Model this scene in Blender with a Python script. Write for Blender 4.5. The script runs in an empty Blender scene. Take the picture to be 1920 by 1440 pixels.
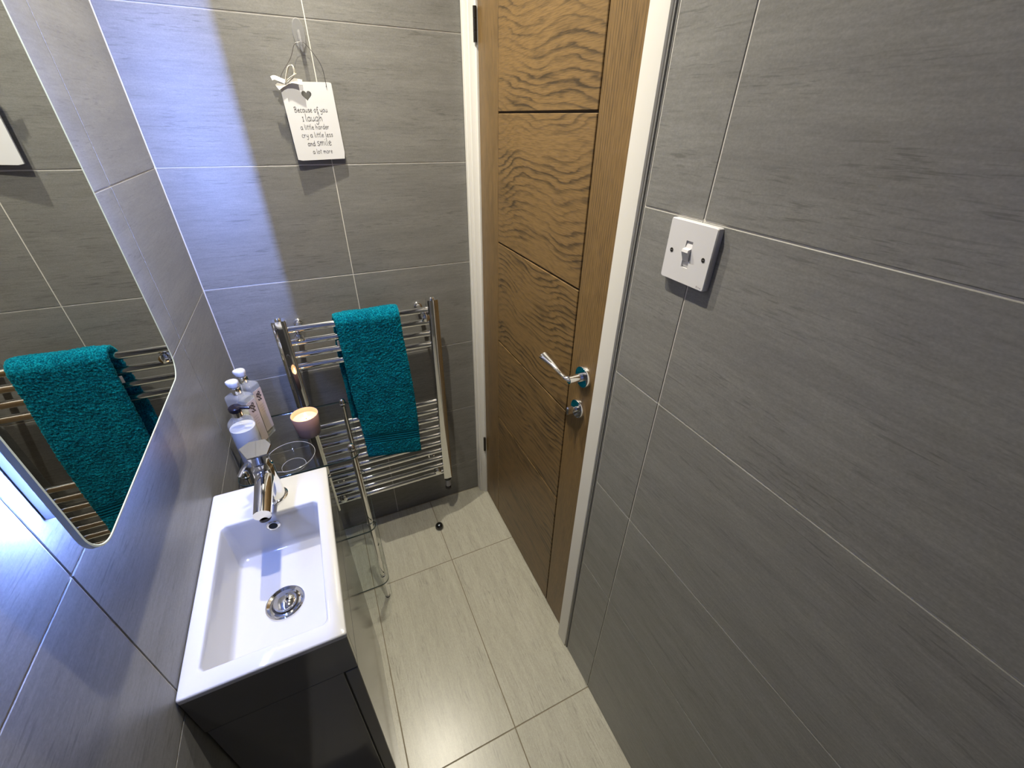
import bpy, math, random
from mathutils import Vector, Matrix, noise

random.seed(7)
SC = bpy.context.scene
COL = SC.collection

# ------------------------------------------------------------------ camera
CAM = Vector((0.30502, -1.36149, 1.49538))
PITCH, YAW, ROLL, FPX = -0.56516, 0.44140, 0.02026, 781.78
fw = Vector((math.sin(YAW) * math.cos(PITCH), math.cos(YAW) * math.cos(PITCH), math.sin(PITCH)))
rt = Vector((math.cos(YAW), -math.sin(YAW), 0))
up = rt.cross(fw)
r2 = rt * math.cos(ROLL) + up * math.sin(ROLL)
u2 = -rt * math.sin(ROLL) + up * math.cos(ROLL)
cd = bpy.data.cameras.new('camera')
cd.sensor_fit = 'HORIZONTAL'
cd.sensor_width = 36
cd.lens = FPX / 1920 * 36
cd.clip_start = 0.01
cam = bpy.data.objects.new('camera', cd)
cam.matrix_world = Matrix(((r2.x, u2.x, -fw.x, CAM.x), (r2.y, u2.y, -fw.y, CAM.y), (r2.z, u2.z, -fw.z, CAM.z), (0, 0, 0, 1)))
COL.objects.link(cam)
SC.camera = cam

# ------------------------------------------------------------------ world, light, exposure
world = bpy.data.worlds.new('world')
SC.world = world
world.use_nodes = True
world.node_tree.nodes['Background'].inputs[0].default_value = (0.5, 0.5, 0.5, 1)
world.node_tree.nodes['Background'].inputs[1].default_value = 0.02
SC.view_settings.view_transform = 'Standard'
SC.view_settings.look = 'None'
SC.view_settings.gamma = 1
SC.view_settings.use_curve_mapping = False
SC.view_settings.exposure = 0.0
SC.cycles.use_denoising = True
SC.cycles.max_bounces = 10
SC.cycles.transparent_max_bounces = 24
SC.cycles.sample_clamp_indirect = 4.0
SC.cycles.blur_glossy = 0.3
DOWNLIGHTS = [(0.36, -0.21), (0.36, -0.67)]
DOWN_W = [80.0, 70.0]
DOWN_COL = (1.0, 0.93, 0.77)
LED_STRENGTH = 3000.0
LED_COL = (0.23, 0.36, 1.0)
CEIL = 2.32

# ------------------------------------------------------------------ room numbers
W = 0.792            # right wall tile face
YB = -1.95           # wall behind the viewer
RZ = [0.0] + [0.1759 + 0.302 * k for k in range(8)]
RZ = [z for z in RZ if z < CEIL] + [CEIL]

# ------------------------------------------------------------------ materials
MATS = {}


def new_mat(name):
    m = bpy.data.materials.new(name)
    m.use_nodes = True
    MATS[name] = m
    nt = m.node_tree
    return m, nt, nt.nodes['Principled BSDF'], nt.nodes['Material Output']


def plain(name, col, rough=0.5, metal=0.0, spec=0.5, coat=0.0, bump=0.0, bscale=300, trans=0.0, ior=1.45, sheen=0.0, var=0.0, emit=None, es=0.0):
    m, nt, b, o = new_mat(name)
    b.inputs['Base Color'].default_value = (*col, 1)
    b.inputs['Roughness'].default_value = rough
    b.inputs['Metallic'].default_value = metal
    b.inputs['Specular IOR Level'].default_value = spec
    b.inputs['Coat Weight'].default_value = coat
    b.inputs['Transmission Weight'].default_value = trans
    b.inputs['IOR'].default_value = ior
    b.inputs['Sheen Weight'].default_value = sheen
    if emit:
        b.inputs['Emission Color'].default_value = (*emit, 1)
        b.inputs['Emission Strength'].default_value = es
    if var or bump:
        tc = nt.nodes.new('ShaderNodeTexCoord')
        n = nt.nodes.new('ShaderNodeTexNoise')
        n.inputs['Scale'].default_value = bscale
        n.inputs['Detail'].default_value = 3
        nt.links.new(tc.outputs['Object'], n.inputs['Vector'])
        if var:
            mx = nt.nodes.new('ShaderNodeMix')
            mx.data_type = 'RGBA'
            mx.inputs[6].default_value = (*[c * (1 - var) for c in col], 1)
            mx.inputs[7].default_value = (*[min(1, c * (1 + var)) for c in col], 1)
            nt.links.new(n.outputs['Fac'], mx.inputs[0])
            nt.links.new(mx.outputs[2], b.inputs['Base Color'])
        if bump:
            bp = nt.nodes.new('ShaderNodeBump')
            bp.inputs['Strength'].default_value = bump
            bp.inputs['Distance'].default_value = 0.001
            nt.links.new(n.outputs['Fac'], bp.inputs['Height'])
            nt.links.new(bp.outputs['Normal'], b.inputs['Normal'])
    return m


def ramp(nt, stops):
    r = nt.nodes.new('ShaderNodeValToRGB')
    el = r.color_ramp.elements
    while len(el) < len(stops):
        el.new(0.5)
    for e, (p, c) in zip(el, stops):
        e.position = p
        e.color = (*c, 1)
    return r


def tile_mat(name, lo, mid, hi, rough, streak=1.0):
    """porcelain with streaks along local X; every tile shifted by its object's random number"""
    m, nt, b, o = new_mat(name)
    L = nt.links.new
    tc = nt.nodes.new('ShaderNodeTexCoord')
    oi = nt.nodes.new('ShaderNodeObjectInfo')
    sh = nt.nodes.new('ShaderNodeVectorMath')
    sh.operation = 'MULTIPLY_ADD'
    cmb = nt.nodes.new('ShaderNodeCombineXYZ')
    for i in range(3):
        L(oi.outputs['Random'], cmb.inputs[i])
    L(cmb.outputs[0], sh.inputs[0])
    sh.inputs[1].default_value = (17.0, 29.0, 11.0)
    L(tc.outputs['Object'], sh.inputs[2])

    def ns(scale, detail, dist=0.0, rgh=0.6):
        mp = nt.nodes.new('ShaderNodeMapping')
        mp.inputs['Scale'].default_value = scale
        L(sh.outputs[0], mp.inputs['Vector'])
        n = nt.nodes.new('ShaderNodeTexNoise')
        n.inputs['Scale'].default_value = 1.0
        n.inputs['Detail'].default_value = detail
        n.inputs['Distortion'].default_value = dist
        n.inputs['Roughness'].default_value = rgh
        L(mp.outputs[0], n.inputs['Vector'])
        return n
    n1 = ns((4.0, 26.0 * streak, 5.0), 4, 0.25)
    n5 = ns((26.0, 300.0, 30.0), 2, 0.2)
    n6 = ns((5.0, 22.0, 5.0), 2, 0.0)
    n2 = ns((16.0, 190.0 * streak, 20.0), 3, 0.1)
    n3 = ns((330.0, 420.0, 400.0), 2)
    n4 = ns((90.0, 300.0, 100.0), 2)

    def math2(op, a, c):
        k = nt.nodes.new('ShaderNodeMath')
        k.operation = op
        for i, v in enumerate((a, c)):
            if isinstance(v, (int, float)):
                k.inputs[i].default_value = v
            else:
                L(v, k.inputs[i])
        return k.outputs[0]
    s = math2('ADD', math2('MULTIPLY', n1.outputs['Fac'], 0.30), math2('MULTIPLY', n2.outputs['Fac'], 0.25))
    s = math2('ADD', s, math2('MULTIPLY', n3.outputs['Fac'], 0.28))
    s = math2('ADD', s, math2('MULTIPLY', n4.outputs['Fac'], 0.17))
    r = ramp(nt, [(0.34, lo), (0.5, mid), (0.66, hi)])
    L(s, r.inputs[0])
    dash = ramp(nt, [(0.56, (0, 0, 0)), (0.66, (1, 1, 1))])
    L(n5.outputs['Fac'], dash.inputs[0])
    where = ramp(nt, [(0.40, (0, 0, 0)), (0.62, (1, 1, 1))])
    L(n6.outputs['Fac'], where.inputs[0])
    dk = nt.nodes.new('ShaderNodeMix')
    dk.data_type = 'RGBA'
    dk.inputs[7].default_value = (*[c * 0.62 for c in lo], 1)
    L(math2('MULTIPLY', math2('MULTIPLY', dash.outputs[0], where.outputs[0]), 0.55), dk.inputs[0])
    L(r.outputs[0], dk.inputs[6])
    L(dk.outputs[2], b.inputs['Base Color'])
    b.inputs['Roughness'].default_value = rough
    b.inputs['Specular IOR Level'].default_value = 0.45
    bp = nt.nodes.new('ShaderNodeBump')
    bp.inputs['Strength'].default_value = 0.22
    bp.inputs['Distance'].default_value = 0.0008
    L(s, bp.inputs['Height'])
    L(bp.outputs['Normal'], b.inputs['Normal'])
    return m


def oak_mat(name, straight):
    """stained oak, grain along local X"""
    m, nt, b, o = new_mat(name)
    L = nt.links.new
    tc = nt.nodes.new('ShaderNodeTexCoord')
    oi = nt.nodes.new('ShaderNodeObjectInfo')
    cmb = nt.nodes.new('ShaderNodeCombineXYZ')
    for i in range(3):
        L(oi.outputs['Random'], cmb.inputs[i])
    sh = nt.nodes.new('ShaderNodeVectorMath')
    sh.operation = 'MULTIPLY_ADD'
    L(cmb.outputs[0], sh.inputs[0])
    sh.inputs[1].default_value = (3.0, 7.0, 5.0)
    L(tc.outputs['Object'], sh.inputs[2])
    # broad warp that bends the growth lines into arches
    mpw = nt.nodes.new('ShaderNodeMapping')
    mpw.inputs['Scale'].default_value = (2.4, 1.5, 1.0) if not straight else (0.7, 6.0, 1.0)
    L(sh.outputs[0], mpw.inputs['Vector'])
    nw = nt.nodes.new('ShaderNodeTexNoise')
    nw.inputs['Scale'].default_value = 1.0
    nw.inputs['Detail'].default_value = 2.0
    L(mpw.outputs[0], nw.inputs['Vector'])
    sep = nt.nodes.new('ShaderNodeSeparateXYZ')
    L(sh.outputs[0], sep.inputs[0])

    def math2(op, a, c):
        k = nt.nodes.new('ShaderNodeMath')
        k.operation = op
        for i, v in enumerate((a, c)):
            if isinstance(v, (int, float)):
                k.inputs[i].default_value = v
            else:
                L(v, k.inputs[i])
        return k.outputs[0]
    mpj = nt.nodes.new('ShaderNodeMapping')
    mpj.inputs['Scale'].default_value = (9.0, 60.0, 1.0)
    L(sh.outputs[0], mpj.inputs['Vector'])
    nj = nt.nodes.new('ShaderNodeTexNoise')
    nj.inputs['Scale'].default_value = 1.0
    nj.inputs['Detail'].default_value = 3.0
    L(mpj.outputs[0], nj.inputs['Vector'])
    yy = math2('ADD', sep.outputs['Y'], math2('MULTIPLY', math2('SUBTRACT', nw.outputs['Fac'], 0.5), 0.22 if not straight else 0.03))
    yy = math2('ADD', yy, math2('MULTIPLY', math2('SUBTRACT', nj.outputs['Fac'], 0.5), 0.024 if not straight else 0.008))
    fr = math2('FRACT', math2('MULTIPLY', yy, 62.0 if not straight else 150.0), 0.0)
    line = ramp(nt, [(0.0, (0.2, 0.2, 0.2)), (0.10, (1, 1, 1)), (0.20, (0.85, 0.85, 0.85)), (0.46, (0.12, 0.12, 0.12)), (0.85, (0.0, 0.0, 0.0)), (1.0, (0.2, 0.2, 0.2))])
    L(fr, line.inputs[0])
    # open pores: short dark dashes
    mpp = nt.nodes.new('ShaderNodeMapping')
    mpp.inputs['Scale'].default_value = (34.0, 480.0, 1.0)
    L(sh.outputs[0], mpp.inputs['Vector'])
    npo = nt.nodes.new('ShaderNodeTexNoise')
    npo.inputs['Scale'].default_value = 1.0
    npo.inputs['Detail'].default_value = 2.0
    L(mpp.outputs[0], npo.inputs['Vector'])
    # blotches of stain
    mpb = nt.nodes.new('ShaderNodeMapping')
    mpb.inputs['Scale'].default_value = (6.0, 34.0, 1.0)
    L(sh.outputs[0], mpb.inputs['Vector'])
    nb = nt.nodes.new('ShaderNodeTexNoise')
    nb.inputs['Scale'].default_value = 1.0
    nb.inputs['Detail'].default_value = 2.0
    L(mpb.outputs[0], nb.inputs['Vector'])
    blot = ramp(nt, [(0.55, (0, 0, 0)), (0.72, (1, 1, 1))])
    L(nb.outputs['Fac'], blot.inputs[0])
    por = ramp(nt, [(0.35, (1, 1, 1)), (0.6, (0, 0, 0))])
    L(npo.outputs['Fac'], por.inputs[0])
    mpf = nt.nodes.new('ShaderNodeMapping')
    mpf.inputs['Scale'].default_value = (5.0, 16.0, 1.0)
    mpf.inputs['Location'].default_value = (4.1, 2.7, 0.0)
    L(sh.outputs[0], mpf.inputs['Vector'])
    nf = nt.nodes.new('ShaderNodeTexNoise')
    nf.inputs['Scale'].default_value = 1.0
    nf.inputs['Detail'].default_value = 2.0
    L(mpf.outputs[0], nf.inputs['Vector'])
    fade = ramp(nt, [(0.34, (0.15, 0.15, 0.15)), (0.62, (1, 1, 1))])
    L(nf.outputs['Fac'], fade.inputs[0])
    lined = math2('MULTIPLY', line.outputs[0], fade.outputs[0])
    f = math2('ADD', math2('MULTIPLY', lined, 0.78 if not straight else 0.62), math2('MULTIPLY', por.outputs[0], 0.34))
    f = math2('ADD', f, math2('MULTIPLY', blot.outputs[0], 0.42 if not straight else 0.2))
    mx = nt.nodes.new('ShaderNodeMix')
    mx.data_type = 'RGBA'
    mx.clamp_factor = True
    mx.inputs[6].default_value = (0.185, 0.112, 0.042, 1)
    mx.inputs[7].default_value = (0.046, 0.030, 0.014, 1)
    L(f, mx.inputs[0])
    L(mx.outputs[2], b.inputs['Base Color'])
    b.inputs['Roughness'].default_value = 0.42
    b.inputs['Specular IOR Level'].default_value = 0.4
    bp = nt.nodes.new('ShaderNodeBump')
    bp.inputs['Strength'].default_value = 0.25
    bp.inputs['Distance'].default_value = 0.0006
    bp.invert = True
    L(f, bp.inputs['Height'])
    L(bp.outputs['Normal'], b.inputs['Normal'])
    return m


def clear_mat(name, tint, edge=0.0, rough=0.02, ior=1.5):
    """thin clear pane: see-through body plus a Fresnel reflection"""
    m, nt, b, o = new_mat(name)
    nt.nodes.remove(b)
    L = nt.links.new
    tr = nt.nodes.new('ShaderNodeBsdfTransparent')
    tr.inputs[0].default_value = (*tint, 1)
    gl = nt.nodes.new('ShaderNodeBsdfGlossy')
    gl.inputs['Roughness'].default_value = rough
    fr = nt.nodes.new('ShaderNodeFresnel')
    fr.inputs['IOR'].default_value = ior
    mx = nt.nodes.new('ShaderNodeMixShader')
    # only the faces turned to the viewer reflect; inside faces let the light out
    ge = nt.nodes.new('ShaderNodeNewGeometry')
    inv = nt.nodes.new('ShaderNodeMath')
    inv.operation = 'SUBTRACT'
    inv.inputs[0].default_value = 1.0
    L(ge.outputs['Backfacing'], inv.inputs[1])
    mu = nt.nodes.new('ShaderNodeMath')
    mu.operation = 'MULTIPLY'
    L(fr.outputs[0], mu.inputs[0])
    L(inv.outputs[0], mu.inputs[1])
    L(mu.outputs[0], mx.inputs[0])
    L(tr.outputs[0], mx.inputs[1])
    L(gl.outputs[0], mx.inputs[2])
    if edge:
        df = nt.nodes.new('ShaderNodeBsdfDiffuse')
        df.inputs[0].default_value = (0.8, 0.8, 0.8, 1)
        m2 = nt.nodes.new('ShaderNodeMixShader')
        m2.inputs[0].default_value = edge
        L(mx.outputs[0], m2.inputs[1])
        L(df.outputs[0], m2.inputs[2])
        L(m2.outputs[0], o.inputs[0])
    else:
        L(mx.outputs[0], o.inputs[0])
    return m


def emit_mat(name, col, strength):
    m, nt, b, o = new_mat(name)
    nt.nodes.remove(b)
    e = nt.nodes.new('ShaderNodeEmission')
    e.inputs[0].default_value = (*col, 1)
    e.inputs[1].default_value = strength
    nt.links.new(e.outputs[0], o.inputs[0])
    return m


tile_mat('wall_tile', (0.138, 0.134, 0.124), (0.182, 0.178, 0.166), (0.232, 0.227, 0.212), 0.40)
tile_mat('floor_tile', (0.275, 0.262, 0.212), (0.360, 0.345, 0.282), (0.445, 0.428, 0.358), 0.28, 1.3)
oak_mat('oak_panel', False)
oak_mat('oak_stile', True)
plain('grout_light', (0.60, 0.575, 0.53), 0.9, bump=0.3)
plain('grout_dark', (0.20, 0.165, 0.115), 0.9, bump=0.3)
plain('white_paint', (0.66, 0.64, 0.60), 0.4, bump=0.12, bscale=60)
plain('ceiling_paint', (0.50, 0.49, 0.47), 0.9, var=0.02)
plain('grey_trim', (0.20, 0.195, 0.185), 0.45, var=0.1)
plain('groove', (0.035, 0.020, 0.010), 0.7, var=0.2)
plain('chrome', (0.86, 0.86, 0.87), 0.045, metal=1.0)
plain('chrome_satin', (0.70, 0.70, 0.70), 0.16, metal=1.0)
plain('ceramic', (0.50, 0.50, 0.51), 0.06, spec=0.5, coat=0.4)
plain('cabinet_grey', (0.085, 0.084, 0.086), 0.10, spec=0.5, var=0.04, bscale=20)
plain('dark_gap', (0.01, 0.01, 0.01), 0.8, var=0.1)
plain('steel_dark', (0.05, 0.045, 0.04), 0.35, metal=0.8)
plain('mirror_silver', (0.80, 0.83, 0.83), 0.0, metal=1.0)
plain('mirror_edge_glow', (0.72, 0.84, 0.90), 0.25, spec=0.6, coat=0.3)  # pale blue tone stands in for LED light leaking through the edge
plain('mirror_case', (0.75, 0.77, 0.80), 0.4, spec=0.4)
emit_mat('led', LED_COL, LED_STRENGTH)
emit_mat('led_weak', LED_COL, LED_STRENGTH * 0.42)
emit_mat('lamp', DOWN_COL, 30.0)
emit_mat('flame', (1.0, 0.66, 0.26), 70.0)
plain('white_plastic', (0.62, 0.61, 0.63), 0.3, spec=0.5)
plain('black_plastic', (0.010, 0.008, 0.012), 0.2, spec=0.5)
plain('black_gloss', (0.006, 0.006, 0.006), 0.06, spec=0.7, coat=0.6)
plain('grey_plastic', (0.25, 0.25, 0.27), 0.3)
clear_mat('shelf_glass', (0.945, 0.955, 0.95), rough=0.02, ior=1.5)
plain('shelf_edge', (0.03, 0.05, 0.05), 0.08, spec=0.8, trans=0.0)
clear_mat('clear_plastic', (0.80, 0.80, 0.82), edge=0.14, rough=0.06)
clear_mat('bottle_glass', (0.90, 0.91, 0.90), edge=0.16, rough=0.04)
clear_mat('bowl_glass', (0.97, 0.98, 0.98), rough=0.02)
plain('glass_glint', (0.40, 0.41, 0.43), 0.05, spec=0.9, coat=0.6)  # opaque pale tone paints the highlight along the clear bowl's edges
plain('soap_amber', (0.36, 0.33, 0.20), 0.25, spec=0.5, trans=0.15, ior=1.34)
plain('lotion_white', (0.60, 0.60, 0.63), 0.35, spec=0.4)
plain('paper_label', (0.46, 0.39, 0.365), 0.7, var=0.05, bscale=80)
plain('ink', (0.03, 0.025, 0.03), 0.6, var=0.1)
plain('ink_soft', (0.28, 0.24, 0.26), 0.7, var=0.1)
plain('pump_white', (0.55, 0.545, 0.56), 0.2, spec=0.6)
plain('wax', (0.85, 0.68, 0.40), 0.5, spec=0.3)
plain('wick', (0.02, 0.015, 0.01), 0.9)
plain('board_white', (0.68, 0.68, 0.70), 0.55, var=0.015, bscale=40)
plain('ribbon', (0.80, 0.77, 0.70), 0.8, var=0.04, bscale=900, bump=0.3)
plain('wire', (0.10, 0.09, 0.085), 0.45, metal=0.5)


def towel_mat():
    m, nt, b, o = new_mat('towel_teal')
    L = nt.links.new
    tc = nt.nodes.new('ShaderNodeTexCoord')
    n = nt.nodes.new('ShaderNodeTexNoise')
    n.inputs['Scale'].default_value = 320
    n.inputs['Detail'].default_value = 2
    L(tc.outputs['Object'], n.inputs['Vector'])
    n2 = nt.nodes.new('ShaderNodeTexNoise')
    n2.inputs['Scale'].default_value = 28
    n2.inputs['Detail'].default_value = 3
    L(tc.outputs['Object'], n2.inputs['Vector'])
    r = ramp(nt, [(0.30, (0.0, 0.028, 0.060)), (0.5, (0.0, 0.098, 0.162)), (0.72, (0.004, 0.25, 0.35))])
    ad = nt.nodes.new('ShaderNodeMath')
    ad.operation = 'MULTIPLY_ADD'
    L(n2.outputs['Fac'], ad.inputs[0])
    ad.inputs[1].default_value = 0.35
    sb = nt.nodes.new('ShaderNodeMath')
    sb.operation = 'SUBTRACT'
    L(n.outputs['Fac'], sb.inputs[0])
    sb.inputs[1].default_value = 0.175
    L(sb.outputs[0], ad.inputs[2])
    L(ad.outputs[0], r.inputs[0])
    L(r.outputs[0], b.inputs['Base Color'])
    b.inputs['Roughness'].default_value = 1.0
    b.inputs['Specular IOR Level'].default_value = 0.05
    b.inputs['Sheen Weight'].default_value = 0.35
    b.inputs['Sheen Tint'].default_value = (0.1, 0.75, 0.8, 1)
    bp = nt.nodes.new('ShaderNodeBump')
    bp.inputs['Strength'].default_value = 0.9
    bp.inputs['Distance'].default_value = 0.002
    L(n.outputs['Fac'], bp.inputs['Height'])
    L(bp.outputs['Normal'], b.inputs['Normal'])


towel_mat()
plain('towel_band', (0.0, 0.085, 0.135), 0.9, spec=0.1, var=0.15, bscale=500, bump=0.4)


def candle_mat():
    m, nt, b, o = new_mat('candle_glass')
    L = nt.links.new
    tc = nt.nodes.new('ShaderNodeTexCoord')
    sp = nt.nodes.new('ShaderNodeSeparateXYZ')
    L(tc.outputs['Object'], sp.inputs[0])
    mr = nt.nodes.new('ShaderNodeMapRange')
    mr.inputs[1].default_value = 0.0
    mr.inputs[2].default_value = 0.068
    L(sp.outputs['Z'], mr.inputs[0])
    # the tint of the glass itself: smoky brown at the foot, rose at the lip
    r = ramp(nt, [(0.0, (0.075, 0.058, 0.060)), (0.45, (0.20, 0.135, 0.125)), (0.8, (0.50, 0.28, 0.22)), (1.0, (0.60, 0.36, 0.30))])
    L(mr.outputs[0], r.inputs[0])
    L(r.outputs[0], b.inputs['Base Color'])
    b.inputs['Roughness'].default_value = 0.18
    b.inputs['Coat Weight'].default_value = 0.3
    b.inputs['Subsurface Weight'].default_value = 0.0


candle_mat()


# ------------------------------------------------------------------ mesh builder
class MB:
    def __init__(self):
        self.v, self.f, self.mi = [], [], []
        self.cur = 0

    def add(self, verts, faces):
        o = len(self.v)
        self.v += [Vector(p) for p in verts]
        self.f += [tuple(i + o for i in fc) for fc in faces]
        self.mi += [self.cur] * len(faces)
        return self

    def box(self, a, b, bev=0.0):
        x0, y0, z0 = [min(a[i], b[i]) for i in range(3)]
        x1, y1, z1 = [max(a[i], b[i]) for i in range(3)]
        if bev <= 0:
            vs = [(x0, y0, z0), (x1, y0, z0), (x1, y1, z0), (x0, y1, z0), (x0, y0, z1), (x1, y0, z1), (x1, y1, z1), (x0, y1, z1)]
            return self.add(vs, [(0, 3, 2, 1), (4, 5, 6, 7), (0, 1, 5, 4), (1, 2, 6, 5), (2, 3, 7, 6), (3, 0, 4, 7)])
        k = bev
        vs, idx = [], {}
        for sx in (0, 1):
            for sy in (0, 1):
                for sz in (0, 1):
                    c = ((x0, x1)[sx], (y0, y1)[sy], (z0, z1)[sz])
                    d = (1 - 2 * sx, 1 - 2 * sy, 1 - 2 * sz)
                    for ax in range(3):
                        p = [c[i] + d[i] * k if i != ax else c[i] for i in range(3)]
                        idx[(sx, sy, sz, ax)] = len(vs)
                        vs.append(p)
        fs = []
        I = lambda *a_: idx[a_]
        for s in (0, 1):
            q = [I(s, 0, 0, 0), I(s, 1, 0, 0), I(s, 1, 1, 0), I(s, 0, 1, 0)]
            fs.append(tuple(q if s else q[::-1]))
            q = [I(0, s, 0, 1), I(0, s, 1, 1), I(1, s, 1, 1), I(1, s, 0, 1)]
            fs.append(tuple(q if s else q[::-1]))
            q = [I(0, 0, s, 2), I(1, 0, s, 2), I(1, 1, s, 2), I(0, 1, s, 2)]
            fs.append(tuple(q if s else q[::-1]))
        for s in (0, 1):
            for t in (0, 1):
                fs.append((I(s, t, 0, 0), I(s, t, 0, 1), I(s, t, 1, 1), I(s, t, 1, 0)))
                fs.append((I(s, 0, t, 0), I(s, 0, t, 2), I(s, 1, t, 2), I(s, 1, t, 0)))
                fs.append((I(0, s, t, 1), I(0, s, t, 2), I(1, s, t, 2), I(1, s, t, 1)))
        for sx in (0, 1):
            for sy in (0, 1):
                for sz in (0, 1):
                    fs.append((I(sx, sy, sz, 0), I(sx, sy, sz, 1), I(sx, sy, sz, 2)))
        o = len(self.v)
        self.add(vs, fs)
        # consistent outward normals
        c = Vector(((x0 + x1) / 2, (y0 + y1) / 2, (z0 + z1) / 2))
        for i in range(len(self.f) - len(fs), len(self.f)):
            P = [self.v[j] for j in self.f[i]]
            n = (P[1] - P[0]).cross(P[2] - P[0])
            if n.dot(sum(P, Vector()) / len(P) - c) < 0:
                self.f[i] = self.f[i][::-1]
        return self

    def loft(self, loops, cap0=True, cap1=True, closed=True):
        """loops: lists of equally many points"""
        n = len(loops[0])
        vs = [p for lp in loops for p in lp]
        fs = []
        m = n if closed else n - 1
        for a in range(len(loops) - 1):
            for i in range(m):
                j = (i + 1) % n
                fs.append((a * n + i, a * n + j, (a + 1) * n + j, (a + 1) * n + i))
        if cap0:
            fs.append(tuple(range(n))[::-1])
        if cap1:
            fs.append(tuple((len(loops) - 1) * n + i for i in range(n)))
        return self.add(vs, fs)

    def lathe(self, c, prof, seg=32, axis='z', cap0=False, cap1=False):
        """prof: (radius, height) pairs from bottom to top about c"""
        loops = []
        for r, h in prof:
            lp = []
            for i in range(seg):
                t = 2 * math.pi * i / seg
                a, b = r * math.cos(t), r * math.sin(t)
                p = {'z': (a, b, h), 'y': (b, h, a), 'x': (h, a, b)}[axis]
                lp.append(Vector(c) + Vector(p))
            loops.append(lp)
        return self.loft(loops, cap0, cap1)

    def tube(self, path, rad, seg=12, cap=True, flat=1.0):
        P = [Vector(p) for p in path]
        rs = rad if isinstance(rad, (list, tuple)) else [rad] * len(P)
        T = []
        for i in range(len(P)):
            d = P[min(i + 1, len(P) - 1)] - P[max(i - 1, 0)]
            T.append(d.normalized())
        ref = Vector((0, 0, 1)) if abs(T[0].z) < 0.9 else Vector((1, 0, 0))
        nrm = (ref - T[0] * ref.dot(T[0])).normalized()
        loops = []
        for i in range(len(P)):
            nrm = (nrm - T[i] * nrm.dot(T[i])).normalized()
            bn = T[i].cross(nrm)
            loops.append([P[i] + (nrm * math.cos(2 * math.pi * k / seg) * flat + bn * math.sin(2 * math.pi * k / seg)) * rs[i] for k in range(seg)])
        return self.loft(loops, cap, cap)

    def sphere(self, c, r, seg=20, rings=12, sc=(1, 1, 1)):
        loops = []
        for j in range(rings + 1):
            ph = -math.pi / 2 + math.pi * j / rings
            rr, h = max(1e-5, math.cos(ph)), math.sin(ph)
            loops.append([Vector(c) + Vector((r * rr * math.cos(2 * math.pi * i / seg) * sc[0], r * rr * math.sin(2 * math.pi * i / seg) * sc[1], r * h * sc[2])) for i in range(seg)])
        return self.loft(loops, True, True)

    def mesh(self, name, mats, origin=(0, 0, 0), smooth=None):
        o = Vector(origin)
        me = bpy.data.meshes.new(name)
        me.from_pydata([tuple(p - o) for p in self.v], [], self.f)
        for mt in mats:
            me.materials.append(MATS[mt])
        for p, k in zip(me.polygons, self.mi):
            p.material_index = k
            p.use_smooth = smooth is not None
        me.update()
        if smooth is not None:
            me.set_sharp_from_angle(angle=math.radians(smooth))
        return me

    def obj(self, name, mat, parent=None, origin=None, smooth=35, label=None):
        """one mesh object; the mesh is written in world metres"""
        po = Vector(parent['_o']) if parent is not None else Vector((0, 0, 0))
        og = Vector(origin) if origin is not None else po
        mats = [mat] if isinstance(mat, str) else mat
        ob = bpy.data.objects.new(name, self.mesh(name, mats, og, smooth))
        ob.location = og - po
        ob['_o'] = tuple(og)
        if parent is not None:
            ob.parent = parent
        if label:
            ob['label'] = label
        COL.objects.link(ob)
        return ob


def thing(name, label, cat, loc, group=None):
    e = bpy.data.objects.new(name, None)
    e.empty_display_size = 0.05
    e.location = loc
    e['_o'] = tuple(loc)
    e['label'] = label
    e['category'] = cat
    if group:
        e['group'] = group
    COL.objects.link(e)
    return e


def tag(o, label, cat, group=None):
    o['label'] = label
    o['category'] = cat
    if group:
        o['group'] = group
    return o


def struct(o, label=None):
    o['kind'] = 'structure'
    if label:
        o['label'] = label
    return o


def rrect(x0, x1, y0, y1, r, n=6):
    """rounded rectangle outline in 2-D, counter-clockwise"""
    pts = []
    for cx, cy, a0 in ((x1 - r, y1 - r, 0), (x0 + r, y1 - r, 90), (x0 + r, y0 + r, 180), (x1 - r, y0 + r, 270)):
        for k in range(n + 1):
            t = math.radians(a0 + 90 * k / n)
            pts.append((cx + r * math.cos(t), cy + r * math.sin(t)))
    return pts


def smooth_path(pts, n=8):
    """Catmull-Rom through the points"""
    P = [Vector(p) for p in pts]
    out = []
    for i in range(len(P) - 1):
        a, b, c, d = P[max(i - 1, 0)], P[i], P[i + 1], P[min(i + 2, len(P) - 1)]
        for k in range(n):
            t = k / n
            out.append(0.5 * ((2 * b) + (c - a) * t + (2 * a - 5 * b + 4 * c - d) * t * t + (3 * b - a - 3 * c + d) * t * t * t))
    out.append(P[-1])
    return out


# ------------------------------------------------------------------ room shell
G = 0.0012        # half a joint
DEPTH = 0.0013    # how far the joint lies below the tile face
TILE_MESH = {}


def tile_mesh(L, H, mat):
    key = (round(L, 4), round(H, 4), mat)
    if key not in TILE_MESH:
        b = MB()
        b.box((-L / 2, -H / 2, -0.007), (L / 2, H / 2, 0.0), 0.0007)
        TILE_MESH[key] = b.mesh('tile', [mat], smooth=None)
    return TILE_MESH[key]


def put_tile(parent, mat, centre, X, Z, L, H):
    """X: direction of the tile's length, Z: its outward normal"""
    o = bpy.data.objects.new('tile', tile_mesh(L, H, mat))
    Xv, Zv = Vector(X), Vector(Z)
    Yv = Zv.cross(Xv)
    o.matrix_world = Matrix(((Xv.x, Yv.x, Zv.x, centre[0]), (Xv.y, Yv.y, Zv.y, centre[1]), (Xv.z, Yv.z, Zv.z, centre[2]), (0, 0, 0, 1)))
    mw = o.matrix_world.copy()
    o.parent = parent
    o.matrix_world = mw
    COL.objects.link(o)


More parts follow.
